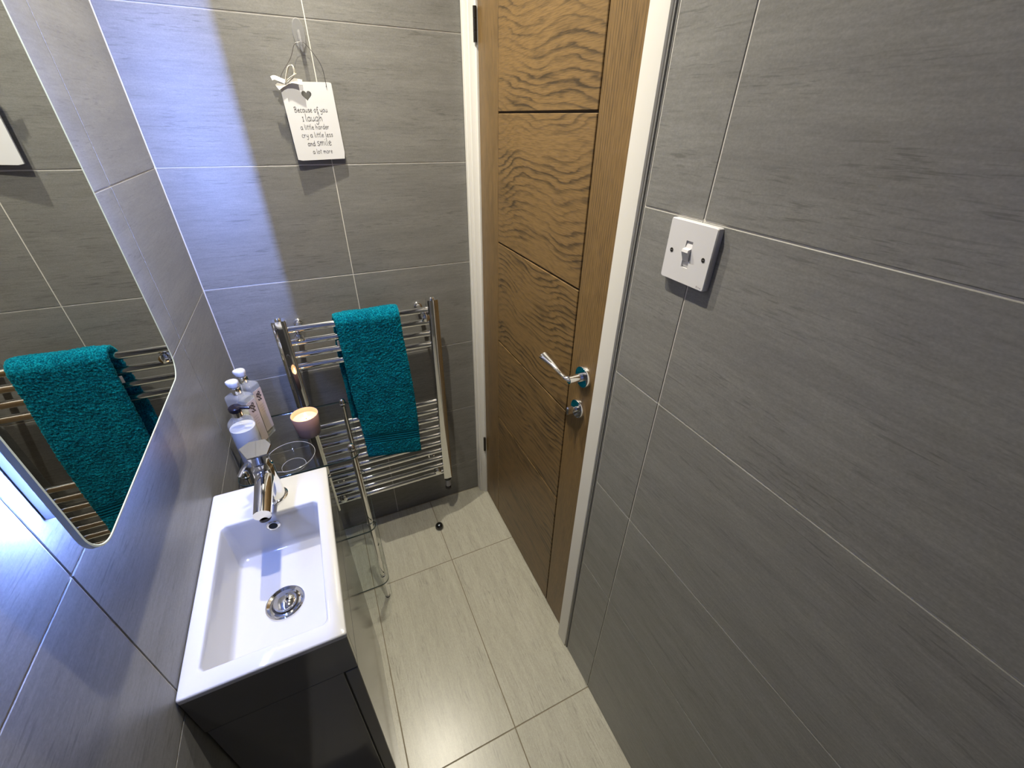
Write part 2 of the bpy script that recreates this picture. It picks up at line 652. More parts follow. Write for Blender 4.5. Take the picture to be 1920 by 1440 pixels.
def wall_tiles(parent, fixed, axis, cuts, zs, normal, skip=None):
    for a, b in zip(cuts[:-1], cuts[1:]):
        for z0, z1 in zip(zs[:-1], zs[1:]):
            if skip and skip((a + b) / 2, (z0 + z1) / 2):
                continue
            L, H = abs(b - a) - 2 * G, z1 - z0 - 2 * G
            if H < 0.004:
                continue
            m = (a + b) / 2
            c = (fixed, m, (z0 + z1) / 2) if axis == 'y' else (m, fixed, (z0 + z1) / 2)
            X = (0, 1, 0) if axis == 'y' else (1, 0, 0)
            put_tile(parent, 'wall_tile', c, X, normal, L, H)


b = MB().box((-0.10, YB - 0.1, 0), (-DEPTH, 0.1, CEIL))
wall_left = struct(b.obj('wall_left', 'grout_light'), 'grey tiled wall with the lit mirror and basin')
wall_tiles(wall_left, 0.0, 'y', [YB, -1.5352, -0.9332, -0.3312, -0.001], RZ, (1, 0, 0))

b = MB().box((-DEPTH, DEPTH, 0), (0.86, 0.10, CEIL))
wall_far = struct(b.obj('wall_far', 'grout_light'), 'grey tiled end wall behind the chrome towel rail')
wall_tiles(wall_far, 0.0, 'x', [0.001, 0.3960, 0.7785], RZ, (0, -1, 0))

b = MB().box((W + DEPTH, YB - 0.1, 0), (0.96, -0.8065, CEIL)).box((W + DEPTH, -0.8065, 2.045), (0.96, DEPTH, CEIL))
wall_right = struct(b.obj('wall_right', 'grout_light'), 'grey tiled wall with the light switch')
wall_tiles(wall_right, W, 'y', [YB, -1.5310, -0.9290, -0.8075], RZ, (-1, 0, 0))
wall_tiles(wall_right, W, 'y', [-0.8055, -0.3312, -0.001], [2.045, 2.2899, CEIL], (-1, 0, 0))

b = MB().box((-DEPTH, YB - 0.1, 0), (W + DEPTH, YB - DEPTH, CEIL))
wall_back = struct(b.obj('wall_back', 'grout_light'), 'grey tiled wall behind the viewer')
wall_tiles(wall_back, YB, 'x', [0.001, 0.396, W - 0.001], RZ, (0, 1, 0))

b = MB().box((-0.1, YB - 0.1, -0.1), (0.96, 0.1, -DEPTH))
floor = struct(b.obj('floor', 'grout_dark'), 'pale grey floor of long porcelain tiles')
for x0, x1 in ((0.001, 0.2393), (0.2393, 0.5413), (0.5413, 0.8433)):
    for y0, y1 in ((YB + 0.001, -1.5331), (-1.5331, -0.9311), (-0.9311, -0.3308), (-0.3308, -0.001)):
        put_tile(floor, 'floor_tile', ((x0 + x1) / 2, (y0 + y1) / 2, 0.0), (0, 1, 0), (0, 0, 1), y1 - y0 - 2 * G, x1 - x0 - 2 * G)

b = MB().box((-0.1, YB - 0.1, CEIL), (0.96, 0.1, CEIL + 0.05))
ceiling = struct(b.obj('ceiling', 'ceiling_paint'), 'plain white ceiling')

# door frame: painted mouldings, lining, grey tile edging
def extrude_z(prof, z0, z1):
    m = MB()
    a = [Vector((x, y, z0)) for x, y in prof]
    c = [Vector((x, y, z1)) for x, y in prof]
    area = sum(prof[i][0] * prof[(i + 1) % len(prof)][1] - prof[(i + 1) % len(prof)][0] * prof[i][1] for i in range(len(prof)))
    if area < 0:
        a, c = a[::-1], c[::-1]
    m.loft([a, c])
    return m


DTOP = 1.985
prof = [(0.85, -0.0005), (0.7795, -0.0005), (0.7770, -0.003), (0.7772, -0.0150), (0.7800, -0.0170), (0.7800, -0.0185), (0.7782, -0.0205), (0.7795, -0.0300), (0.7850, -0.0330), (0.7865, -0.0370), (0.7950, -0.0405), (0.8000, -0.0450), (0.8020, -0.0490), (0.85, -0.0490)]
struct(extrude_z(prof, 0.001, DTOP + 0.05).obj('trim_1', 'white_paint', smooth=20), 'white moulded door casing against the end wall')
prof = [(0.85, -0.7380), (0.8040, -0.7380), (0.8000, -0.7420), (0.7960, -0.7440), (0.7900, -0.7500), (0.7868, -0.7540), (0.7862, -0.7900), (0.7872, -0.7955), (0.7900, -0.7970), (0.85, -0.7970)]
struct(extrude_z(prof, 0.003, DTOP + 0.05).obj('trim_2', 'white_paint', smooth=20), 'white door casing beside the light switch wall')
b = MB().box((0.7872, -0.797, DTOP), (0.85, -0.0005, DTOP + 0.058), 0.002)
struct(b.obj('trim_3', 'white_paint'), 'white door casing above the door')
prof = [(0.84, -0.7975), (0.7935, -0.7975), (0.7928, -0.8000), (0.7895, -0.8008), (0.7895, -0.8030), (0.7925, -0.8038), (0.7925, -0.8062), (0.84, -0.8062)]
struct(extrude_z(prof, 0.001, CEIL).obj('trim_4', 'grey_trim', smooth=20), 'narrow grey edging between casing and tiles')

# ------------------------------------------------------------------ oak door
DX = 0.806
b = MB().box((DX + 0.0055, -0.7365, 0.006), (DX + 0.042, -0.0505, DTOP - 0.003))
door = struct(b.obj('door_1', 'groove', origin=(DX, -0.39, 0.006)), 'brown oak door of horizontal boards between upright stiles')


def plank(name, mat, y0, y1, z0, z1, grain, label=None):
    """a board of the door; local X runs with the grain"""
    L, H = (abs(y1 - y0), z1 - z0) if grain == 'y' else (z1 - z0, abs(y1 - y0))
    m = MB().box((-L / 2, -H / 2, -0.008), (L / 2, H / 2, 0.0), 0.0012)
    me = m.mesh(name, [mat])
    o = bpy.data.objects.new(name, me)
    X = Vector((0, 1, 0)) if grain == 'y' else Vector((0, 0, 1))
    Z = Vector((-1, 0, 0))
    Y = Z.cross(X)
    c = Vector((DX, (y0 + y1) / 2, (z0 + z1) / 2)) - Vector(door['_o'])
    o.parent = door
    o.matrix_local = Matrix(((X.x, Y.x, Z.x, c.x), (X.y, Y.y, Z.y, c.y), (X.z, Y.z, Z.z, c.z), (0, 0, 0, 1)))
    if label:
        o['label'] = label
    COL.objects.link(o)
    return o


plank('stile', 'oak_stile', -0.1835, -0.0510, 0.006, DTOP - 0.003, 'z')
plank('stile', 'oak_stile', -0.7360, -0.6330, 0.006, DTOP - 0.003, 'z')
seams = [0.006, 0.5370, 0.8600, 1.1850, 1.5100, 1.8350, DTOP - 0.003]
for z0, z1 in zip(seams[:-1], seams[1:]):
    plank('board', 'oak_panel', -0.6285, -0.1850, z0 + (0.0022 if z0 > 0.1 else 0), z1 - (0.0022 if z1 < 1.9 else 0), 'y')
for zc in (1.700, 0.296):
    m = MB()
    m.lathe((0.7985, -0.0500, zc), [(0.0001, -0.036), (0.0046, -0.036), (0.0046, -0.0125), (0.0038, -0.012), (0.0046, -0.0115), (0.0046, 0.0115), (0.0038, 0.012), (0.0046, 0.0125), (0.0046, 0.036), (0.0001, 0.0365)], 14)
    m.box((0.7985, -0.0500, zc - 0.036), (0.8040, -0.0485, zc + 0.036))
    m.obj('hinge', 'steel_dark', door, origin=(0.7985, -0.05, zc), label='small dark steel hinge knuckle')

# lever handle and privacy turn
hy, hz = -0.691, 1.000
m = MB().lathe((DX, hy, hz), [(0.026, 0.0), (0.026, -0.007), (0.0248, -0.009), (0.012, -0.0095), (0.0001, -0.0095)], 36, 'x')
rose = m.obj('lever_handle', 'chrome', door, origin=(DX, hy, hz), label='polished chrome lever handle on a round rose')
m = MB()
m.tube([(DX - 0.009, hy, hz), (DX - 0.025, hy, hz), (DX - 0.043, hy, hz)], [0.0100, 0.0095, 0.0092], 20)
m.tube(smooth_path([(DX - 0.035, hy - 0.004, hz), (DX - 0.044, hy + 0.011, hz + 0.001), (DX - 0.047, hy + 0.033, hz + 0.004), (DX - 0.049, hy + 0.066, hz + 0.010), (DX - 0.054, hy + 0.099, hz + 0.016)], 6),
       [0.0085 - 0.0028 * min(1, k / 10) + (0.0080 * max(0, (k - 12) / 12) ** 1.5) for k in range(25)], 18, flat=0.75)
m.obj('lever', 'chrome', rose)
ty, tz = -0.684, 0.906
m = MB().lathe((DX, ty, tz), [(0.024, 0.0), (0.024, -0.006), (0.0228, -0.008), (0.011, -0.0085), (0.0001, -0.0085)], 36, 'x')
lock = m.obj('privacy_lock', 'chrome', door, origin=(DX, ty, tz), label='small round chrome privacy turn')
m = MB().tube([(DX - 0.008, ty, tz), (DX - 0.018, ty, tz)], [0.0065, 0.006], 16)
m.box((DX - 0.034, ty - 0.0045, tz - 0.010), (DX - 0.017, ty + 0.0045, tz + 0.010), 0.0022)
m.obj('thumb_turn', 'chrome', lock)

# ------------------------------------------------------------------ downlights
for i, (x, y) in enumerate(DOWNLIGHTS):
    t = thing('ceiling_downlight', ['recessed chrome downlight in the ceiling nearest the towel rail', 'recessed chrome downlight in the ceiling above the basin'][i], 'ceiling light', (x, y, CEIL), 'recessed ceiling downlights')
    m = MB().lathe((x, y, CEIL), [(0.030, -0.001), (0.030, -0.006), (0.034, -0.008), (0.042, -0.004), (0.043, 0.0)], 32)
    m.obj('rim', 'chrome_satin', t)
    m = MB().lathe((x, y, CEIL), [(0.0001, -0.0030), (0.028, -0.0030), (0.030, -0.001)], 32)
    m.obj('lens', 'lamp', t)
    ld = bpy.data.lights.new('downlight_lamp', 'SPOT')
    ld.energy = DOWN_W[i]
    ld.color = DOWN_COL
    ld.spot_size = math.radians(125)
    ld.spot_blend = 1.0
    ld.shadow_soft_size = 0.012
    lo = bpy.data.objects.new('downlight_lamp', ld)
    lo.parent = t
    lo.location = (0, 0, -0.016)
    COL.objects.link(lo)

# ------------------------------------------------------------------ lit mirror
MY0, MY1, MZ0, MZ1, MX = -0.9630, -0.5600, 1.1180, 1.8000, 0.047
mir = thing('lit_mirror', 'backlit frameless mirror with rounded corners and cool glowing edge', 'mirror', (0, (MY0 + MY1) / 2, MZ0))
out = rrect(MY0, MY1, MZ0, MZ1, 0.036, 10)
inn = rrect(MY0 + 0.0028, MY1 - 0.0028, MZ0 + 0.0028, MZ1 - 0.0028, 0.0332, 10)
m = MB()
m.loft([[Vector((MX, y, z)) for y, z in inn]], False, True)
m.obj('mirror_glass', 'mirror_silver', mir, smooth=None)
lip = rrect(MY0 + 0.0018, MY1 - 0.0018, MZ0 + 0.0018, MZ1 - 0.0018, 0.0342, 10)
m = MB()
XO = lambda pts, x: [Vector((x, y, z)) for y, z in pts]
m.loft([XO(out, MX - 0.005), XO(out, MX + 0.0004), XO(lip, MX + 0.0007), XO(inn, MX)], True, False)
m.obj('glass_edge', 'mirror_edge_glow', mir, smooth=None, label='edge of the mirror glass, its glow painted as a pale tone')
BY0, BY1, BZ0, BZ1 = -0.913, -0.612, 1.146, 1.772
MB().box((0.0005, BY0, BZ0), (MX - 0.0052, BY1, BZ1), 0.0015).obj('case', 'mirror_case', mir, label='shallow pale case behind the glass')
lx0, lx1 = 0.0262, 0.0279
for a, c in (((lx0, BY1 + 0.0003, BZ0 + 0.01), (lx1, BY1 + 0.0013, BZ1 - 0.01)), ((lx0, BY0 - 0.0013, BZ0 + 0.01), (lx1, BY0 - 0.0003, BZ1 - 0.01)),
             ((lx0, BY0 + 0.01, BZ0 - 0.0013), (lx1, BY1 - 0.01, BZ0 - 0.0003)), ((lx0, BY0 + 0.01, BZ1 + 0.0003), (lx1, BY1 - 0.01, BZ1 + 0.0013))):
    # the long upright strips are bright, the short ones across only glimmer
    MB().box(a, c).obj('light_strip', 'led' if abs(c[2] - a[2]) > 0.1 else 'led_weak', mir, smooth=None)

# ------------------------------------------------------------------ basin cabinet
KX, KY0, KY1 = 0.2222, -0.9490, -0.5490
cab = thing('vanity_cabinet', 'narrow glossy charcoal cabinet under the white basin', 'cabinet', (0.11, -0.749, 0))
MB().box((0.001, KY0, 0.709), (KX, KY0 + 0.016, 0.8065), 0.001).box((0.001, KY1 - 0.016, 0.709), (KX, KY1, 0.8065), 0.001).box((KX - 0.016, KY0 + 0.0155, 0.709), (KX, KY1 - 0.0155, 0.8065), 0.001).obj('top_rail', 'cabinet_grey', cab)
for y0 in (KY0 + 0.0006, KY1 - 0.0166):
    MB().box((0.003, y0, 0.001), (0.1985, y0 + 0.016, 0.708), 0.001).obj('side_panel', 'cabinet_grey', cab)
MB().box((0.004, KY0 + 0.02, 0.05), (0.197, KY1 - 0.02, 0.066)).obj('bottom_panel', 'cabinet_grey', cab)
MB().box((0.2010, KY0, 0.004), (KX, KY1, 0.7060), 0.0012).obj('cabinet_door', 'cabinet_grey', cab)
MB().box((0.1983, KY0 + 0.0025, 0.006), (0.2012, KY1 - 0.0025, 0.7060)).obj('seam_shade', 'dark_gap', cab)  # black strip stands in for the shade inside the door seam

# ------------------------------------------------------------------ basin
RIMZ = 0.818
b = MB()
N = 8
ox0, ox1, oy0, oy1 = 0.0010, 0.2235, -0.9510, -0.5475
ix0, ix1, iy0, iy1 = 0.0250, 0.1975, -0.9210, -0.6465


def ring(x0, x1, y0, y1, r, z):
    return [Vector((x, y, z)) for x, y in rrect(x0, x1, y0, y1, r, N)]


def floor_ring(f, zf):
    # bowl floor falls gently to the waste
    cx, cy = 0.1130, -0.7830
    pts = rrect(ix0 + 0.014, ix1 - 0.010, iy0 + 0.030, iy1 - 0.008, 0.016, N)
    return [Vector((cx + (x - cx) * f, cy + (y - cy) * f, zf)) for x, y in pts]


loops = [ring(ox0 + .002, ox1 - .002, oy0 + .002, oy1 - .002, 0.004, RIMZ - 0.0112), ring(ox0, ox1, oy0, oy1, 0.004, RIMZ - 0.0100), ring(ox0, ox1, oy0, oy1, 0.004, RIMZ - 0.0030),
         ring(ox0 + .0010, ox1 - .0010, oy0 + .0010, oy1 - .0010, 0.004, RIMZ - 0.0007), ring(ox0 + .003, ox1 - .003, oy0 + .003, oy1 - .003, 0.004, RIMZ),
         ring(ix0 - .003, ix1 + .003, iy0 - .003, iy1 + .003, 0.0075, RIMZ), ring(ix0 - .001, ix1 + .001, iy0 - .001, iy1 + .001, 0.009, RIMZ - 0.0009), ring(ix0, ix1, iy0, iy1, 0.010, RIMZ - 0.003)]
for k in range(1, 9):
    t = k / 8
    z = RIMZ - 0.003 - 0.080 * t
    loops.append(ring(ix0 + 0.006 * t, ix1 - 0.004 * t, iy0 + 0.012 * t, iy1 - 0.004 * t, 0.010 + 0.006 * t, z))
for k in range(1, 7):
    a = math.pi / 2 * k / 6
    e = 0.016
    loops.append(ring(ix0 + 0.006 + e * 0.5 * (1 - math.cos(a)), ix1 - 0.004 - e * 0.4 * (1 - math.cos(a)), iy0 + 0.012 + e * 1.1 * (1 - math.cos(a)), iy1 - 0.004 - e * 0.3 * (1 - math.cos(a)), 0.016, RIMZ - 0.083 - e * math.sin(a)))
for f, dz in ((0.93, -0.0008), (0.75, -0.002), (0.55, -0.0035), (0.4, -0.0045)):
    loops.append(floor_ring(f, RIMZ - 0.099 + dz))
cx, cy = 0.113, -0.783
n = len(loops[0])
loops.append([Vector((cx + 0.034 * (p - Vector((cx, cy, p.z))).normalized().x, cy + 0.034 * (p - Vector((cx, cy, p.z))).normalized().y, RIMZ - 0.1045)) for p in loops[-1]])
b.loft(loops, False, True)
b.f = [fc[::-1] for fc in b.f]
basin = tag(b.obj('hand_basin', 'ceramic', origin=(0.112, -0.749, RIMZ - 0.0115), smooth=50), 'small white ceramic wash basin with a rectangular bowl', 'basin')
DZ = RIMZ - 0.1045
m = MB().lathe((cx, cy, DZ), [(0.0225, 0.0008), (0.0235, 0.0022), (0.0270, 0.0018), (0.0315, 0.0046), (0.0338, 0.0036), (0.0345, 0.0004)], 40)
m.cur = 1
m.lathe((cx, cy, DZ), [(0.0001, 0.0006), (0.0225, 0.0008)], 40)
waste = m.obj('waste', ['chrome', 'steel_dark'], basin, label='round chrome waste in the bowl')
m = MB().lathe((cx, cy, DZ), [(0.0200, 0.0015), (0.0203, 0.0060), (0.0190, 0.0085), (0.0140, 0.0110), (0.0070, 0.0122), (0.0001, 0.0125)], 40)
m.obj('plug_cap', 'chrome', waste)
oc = (0.1085, iy1 - 0.0022, 0.7875)
m = MB().lathe(oc, [(0.0078, -0.0004), (0.0082, -0.0034), (0.0105, -0.0042), (0.0128, -0.0026), (0.0132, 0.0002)], 32, 'y')
m.cur = 1
m.lathe(oc, [(0.0001, -0.0006), (0.0080, -0.0006)], 32, 'y')
m.obj('overflow_ring', ['chrome', 'dark_gap'], basin, label='round chrome overflow ring')

# ------------------------------------------------------------------ basin tap
tx, tyy = 0.1180, -0.6010
tap = thing('basin_tap', 'chrome single lever tap standing on the basin ledge', 'tap', (tx, tyy, RIMZ))
m = MB().lathe((tx, tyy, RIMZ), [(0.0265, 0.0002), (0.0265, 0.0030), (0.0250, 0.0045), (0.0222, 0.0055), (0.0215, 0.0300), (0.0205, 0.0700), (0.0200, 0.0860), (0.0175, 0.0885), (0.0165, 0.0930), (0.0160, 0.0990), (0.0001, 0.0995)], 40)
m.obj('body', 'chrome', tap)
sp = [(tx, tyy + 0.004, RIMZ + 0.068), (tx - 0.001, tyy - 0.03, RIMZ + 0.066), (tx - 0.003, tyy - 0.066, RIMZ + 0.060), (tx - 0.005, tyy - 0.101, RIMZ + 0.053)]
m = MB().tube(sp, [0.0168, 0.0165, 0.0160, 0.0155], 32)
spout = m.obj('spout', 'chrome', tap)
e0 = Vector(sp[-1])
m = MB().lathe((e0.x, e0.y + 0.010, e0.z - 0.0195), [(0.0001, 0.0), (0.0090, 0.0), (0.0105, 0.001), (0.0105, 0.008)], 24)
m.obj('aerator', 'steel_dark', spout)
# lever head: a chamfered block that widens to a flat angled top plate
hp = [(-0.030, 0.012), (-0.013, 0.026), (0.016, 0.025), (0.027, 0.006), (0.020, -0.020), (-0.014, -0.022)]
lo = [Vector((tx + x * 0.55, tyy + y * 0.62, RIMZ + 0.0995)) for x, y in hp]
mi_ = [Vector((tx + x * 0.72, tyy + y * 0.75, RIMZ + 0.112)) for x, y in hp]
hi_ = [Vector((tx + x, tyy + y + 0.002, RIMZ + 0.126 + y * 0.10)) for x, y in hp]
hi2 = [Vector((tx + x * 0.97, tyy + y * 0.97 + 0.002, RIMZ + 0.1285 + y * 0.10)) for x, y in hp]
m = MB().loft([lo[::-1], mi_[::-1], hi_[::-1], hi2[::-1]])
head = m.obj('lever_head', 'chrome', tap, smooth=20)
m = MB().tube(smooth_path([(tx - 0.012, tyy - 0.004, RIMZ + 0.113), (tx - 0.028, tyy - 0.008, RIMZ + 0.100), (tx - 0.040, tyy - 0.010, RIMZ + 0.084)], 5), 0.0034, 14)
m.obj('lever_pin', 'chrome', head)

# ------------------------------------------------------------------ chrome towel rail
RY = -0.100
rail = thing('towel_rail', 'ladder style polished chrome towel rail on the end wall', 'towel rail', (0.388, RY, 0.225))
for x0, x1 in ((0.1475, 0.1855), (0.5920, 0.6280)):
    # D shaped upright, rounded front
    prof = [(x0, RY + 0.014), (x0, RY - 0.008)]
    for k in range(1, 10):
        a = math.pi * k / 10
        prof.append(((x0 + x1) / 2 - (x1 - x0) / 2 * math.cos(a), RY - 0.008 - 0.007 * math.sin(a) ** 0.6))
    prof += [(x1, RY - 0.008), (x1, RY + 0.014)]
    post = extrude_z(prof, 0.226, 1.003).obj('post', 'chrome', rail, smooth=30)
    c = ((x0 + x1) / 2, RY, 1.003)
    m = extrude_z([(c[0] + (x - c[0]) * 0.96, RY + (y - RY) * 0.96) for x, y in prof], 1.003, 1.006)
    m.lathe(c, [(0.0085, 0.003), (0.0085, 0.007), (0.0060, 0.0105), (0.0001, 0.0115)], 16)
    m.obj('end_cap', 'chrome', post)
BARZ = [0.972, 0.931, 0.890, 0.850] + [0.614 - 0.0393 * k for k in range(10)]
xa, xb = 0.1840, 0.5935
bar_me = MB().tube([(xa - 0.3885, 0, 0), (xb - 0.3885, 0, 0)], 0.0105, 24, cap=False).mesh('bar', ['chrome'], smooth=40)
for z in BARZ:
    o = bpy.data.objects.new('bar', bar_me)
    o.parent = rail
    o.location = (0.0005, 0, z - 0.225)
    COL.objects.link(o)
for bx, bz in ((0.209, 0.950), (0.583, 0.950), (0.205, 0.278), (0.570, 0.278)):
    m = MB()
    m.lathe((bx, -0.0003, bz), [(0.0165, 0.0), (0.0165, -0.004), (0.0135, -0.0085), (0.0085, -0.0100), (0.0075, -0.0120), (0.0075, RY + 0.018), (0.0110, RY + 0.0130), (0.0135, RY - 0.010), (0.0120, RY - 0.0165), (0.0070, RY - 0.0190), (0.0001, RY - 0.0195)], 24, 'y')
    m.obj('bracket', 'chrome', rail)
ex = 0.6100
m = MB().lathe((ex, RY, 0.226), [(0.0130, 0.0), (0.0140, -0.003), (0.0140, -0.015), (0.0115, -0.017)], 24, cap0=True)
el = m.obj('heating_element', 'black_plastic', rail, label='black heating element below the right upright')
m = MB().lathe((ex, RY, 0.226), [(0.0110, -0.016), (0.0108, -0.052)], 24)
m.obj('element_sleeve', 'grey_plastic', el)
m = MB().lathe((ex, RY, 0.226), [(0.0108, -0.052), (0.0120, -0.054), (0.0120, -0.068), (0.0070, -0.074), (0.0001, -0.076)], 24)
m.obj('element_cap', 'black_plastic', el)

# ------------------------------------------------------------------ teal towel
ROUT, TH = 0.0315, 0.0165           # outer radius over the bar, thickness of the folded cloth
CZ = 0.972


def towel_path():
    """centre line of the folded cloth: front bottom, up, over the top bar, down behind"""
    rc = ROUT - TH / 2
    pts = []
    zb = 0.478
    for k in range(61):
        t = k / 60
        z = zb + (CZ - zb) * t
        pts.append((RY - rc - 0.006 * math.sin(math.pi * t) - 0.028 * (1 - t) ** 2, z))
    for k in range(1, 14):
        a = math.pi * k / 14
        pts.append((RY - rc * math.cos(a), CZ + rc * math.sin(a)))
    for k in range(41):
        t = k / 40
        pts.append((RY + rc - 0.004 * t, CZ - 0.36 * t))
    # resample evenly
    P = [Vector((0, y, z)) for y, z in pts]
    L = [0.0]
    for a, c in zip(P[:-1], P[1:]):
        L.append(L[-1] + (c - a).length)
    return P, L


TP, TL = towel_path()


def towel_at(s):
    s = max(0.0, min(TL[-1] - 1e-6, s))
    import bisect
    i = min(max(bisect.bisect_right(TL, s) - 1, 0), len(TP) - 2)
    t = (s - TL[i]) / (TL[i + 1] - TL[i])
    p = TP[i].lerp(TP[i + 1], t)
    d = (TP[i + 1] - TP[i]).normalized()
    return p, Vector((0, -d.z, d.y))       # outward normal (front face points to -y)


FRONT = CZ - 0.478


def towel_edges(s):
    t = min(1.0, s / FRONT)               # 0 at the front hem, 1 at the fold
    xl = 0.3215 - 0.0125 * t + 0.0015 * math.sin(s * 17)
    xr = 0.5080 + 0.007 * math.sin(math.pi * min(1, t * 1.15)) - 0.0075 * t
    if s > FRONT + 0.03:
        q = min(1, (s - FRONT - 0.03) / 0.2)
        xl -= 0.012 * q
        xr -= 0.006 * q
    return xl, xr


def towel_point(s, a, fuzz=True):
    """s along the cloth, a angle round its flat cross-section"""
    p, nrm = towel_at(s)
    xl, xr = towel_edges(s)
    hw, cxm = (xr - xl) / 2, (xl + xr) / 2
    ca, sa = math.cos(a), math.sin(a)
    e = 0.24
    u = math.copysign(abs(ca) ** e, ca)
    v = math.copysign(abs(sa) ** 0.55, sa)
    t = min(1.0, s / FRONT)
    hem = min(1.0, s / 0.010, (TL[-1] - s) / 0.010)
    th = TH / 2 * (0.45 + 0.55 * math.sqrt(max(0.0, hem)))
    x = cxm + u * hw
    # soft waves in the cloth, one shallow hollow down the middle
    low = 0.0030 * noise.noise(Vector((x * 18, s * 7, 1.3))) + 0.0045 * noise.noise(Vector((x * 9, s * 3.5, 7.7))) * (1 - t)
    off = v * th + (low if v > 0 else low * 0.5)
    q = Vector((x, p.y, p.z)) + nrm * off
    q.z -= 0.038 * (u * 0.5 + 0.5) * max(0.0, 1 - t * 1.4) ** 1.2 - 0.004 * (1 - t) if s < FRONT else 0
    band = 0.058 < s < 0.094
    if fuzz and not band:
        k = 0.0021 * (noise.noise(q * 210) + 0.6 * noise.noise(q * 430))
        dirv = (nrm * v + Vector((1, 0, 0)) * (u if abs(v) < 0.7 else 0)).normalized() if abs(v) + abs(u) > 0 else nrm
        q += dirv * k
    elif band:
        q -= nrm * v * 0.0018
    return q


NS, NA = 520, 200
angs = []
for k in range(NA):
    # more points on the flat faces
    angs.append(2 * math.pi * k / NA)
# angles spaced so that x advances evenly over each flat face
def even_angles():
    res = []
    half = NA // 2
    for face in (0, 1):
        for k in range(half):
            u = 1 - 2 * (k + 0.5) / half
            ca = math.copysign(abs(u) ** (1 / 0.24), u)
            a = math.acos(max(-1, min(1, ca)))
            res.append(a if face == 0 else a + math.pi)
    return res


angs = even_angles()
b = MB()
loops = []
for k in range(NS + 1):
    s = TL[-1] * k / NS
    loops.append([towel_point(s, a) for a in angs])
b.loft(loops)
b.f = [fc[::-1] for fc in b.f]
towel = tag(b.obj('hand_towel', 'towel_teal', origin=(0.41, RY, CZ), smooth=180), 'teal terry hand towel folded over the top bars of the rail', 'towel')
for s0, s1 in ((0.0595, 0.0665), (0.0690, 0.0750), (0.0775, 0.0835), (0.0860, 0.0925)):
    b = MB()
    lp = []
    for s, lift in ((s0, -0.0006), (s0 + 0.001, 0.0012), ((s0 + s1) / 2, 0.0016), (s1 - 0.001, 0.0012), (s1, -0.0006)):
        row = []
        for k in range(41):
            u = -0.985 + 1.97 * k / 40
            ca = math.copysign(abs(u) ** (1 / 0.24), u)
            q = towel_point(s, math.acos(max(-1, min(1, ca))), False)
            row.append(q + towel_at(s)[1] * lift)
        lp.append(row)
    b.loft(lp, False, False, closed=False)
    b.obj('woven_band', 'towel_band', towel, smooth=60)
# care tag sewn in the side fold, showing in the mirror
b = MB().box((0.3055, -0.1240, 0.906), (0.3120, -0.1228, 0.926), 0.0003)
b.obj('care_tag', 'grey_plastic', towel, label='small grey care tag in the side fold')

# ------------------------------------------------------------------ glass shelf stand
SX0, SX1, SY0, SY1 = 0.0040, 0.2990, -0.4160, -0.1190
stand = thing('shelf_stand', 'three tier clear glass shelf stand with chrome corner poles', 'shelf stand', (0.15, -0.26, 0))
SHZ = [0.125, 0.405, 0.706]
for z in SHZ:
    o1 = rrect(SX0, SX1, SY0, SY1, 0.030, 8)
    i1 = rrect(SX0 + 0.0008, SX1 - 0.0008, SY0 + 0.0008, SY1 - 0.0008, 0.0292, 8)
    m = MB()
    P = lambda pts, zz: [Vector((x, y, zz)) for x, y in pts]
    m.loft([P(i1, z)], True, False)
    m.loft([P(i1, z + 0.006)], False, True)
    m.cur = 1
    m.loft([P(i1, z), P(o1, z + 0.0008), P(o1, z + 0.0052), P(i1, z + 0.006)], False, False)
    m.obj('glass_shelf', ['shelf_glass', 'shelf_edge'], stand, smooth=30)
for px, py in ((0.2800, -0.1380), (0.2800, -0.3780), (0.0210, -0.1380), (0.0210, -0.3780)):
    m = MB()
    for z0, z1 in ((0.004, SHZ[0] - 0.0004), (SHZ[0] + 0.0064, SHZ[1] - 0.0004), (SHZ[1] + 0.0064, SHZ[2] - 0.0004)):
        m.lathe((px, py, 0), [(0.0001, z0), (0.0078, z0), (0.0078, z0 + 0.004), (0.0070, z0 + 0.005), (0.0070, z1 - 0.005), (0.0078, z1 - 0.004), (0.0078, z1), (0.0001, z1)], 20)
    pole = m.obj('pole', 'chrome', stand)
    m = MB().lathe((px, py, SHZ[2] + 0.0064), [(0.0100, 0.0), (0.0105, 0.002), (0.0092, 0.0035), (0.0090, 0.010), (0.0078, 0.0150), (0.0045, 0.0180), (0.0001, 0.0188)], 24)
    m.obj('finial', 'chrome', pole)
    m = MB().lathe((px, py, 0), [(0.0001, 0.0006), (0.0085, 0.0006), (0.0085, 0.004)], 20)
    m.obj('foot', 'black_plastic', pole)
TOPZ = SHZ[2] + 0.0062

# ------------------------------------------------------------------ soap bottles
def rot_pts(pts, ang, c):
    ca, sa = math.cos(ang), math.sin(ang)
    return [(c[0] + x * ca - y * sa, c[1] + x * sa + y * ca) for x, y in pts]


def strokes_to_mesh(m, strokes, place, w, seg=5):
    """flat ink ribbons; place maps (u,v) to a point, its normal comes from place.n"""
    for st in strokes:
        P = [Vector((u, v, 0)) for u, v in st]
        if len(P) > 2:
            P = smooth_path(P, seg)
        L, R = [], []
        for i in range(len(P)):
            d = (P[min(i + 1, len(P) - 1)] - P[max(i - 1, 0)])
            d = d.normalized() if d.length > 1e-9 else Vector((1, 0, 0))
            nn = Vector((-d.y, d.x, 0)) * w / 2
            if i == 0:
                P[i] = P[i] - d * w * 0.3
            L.append(P[i] + nn)
            R.append(P[i] - nn)
        vs = [place(q.x, q.y) for q in L] + [place(q.x, q.y) for q in R]
        k = len(P)
        m.add(vs, [(i + 1, i, k + i, k + i + 1) for i in range(k - 1)])


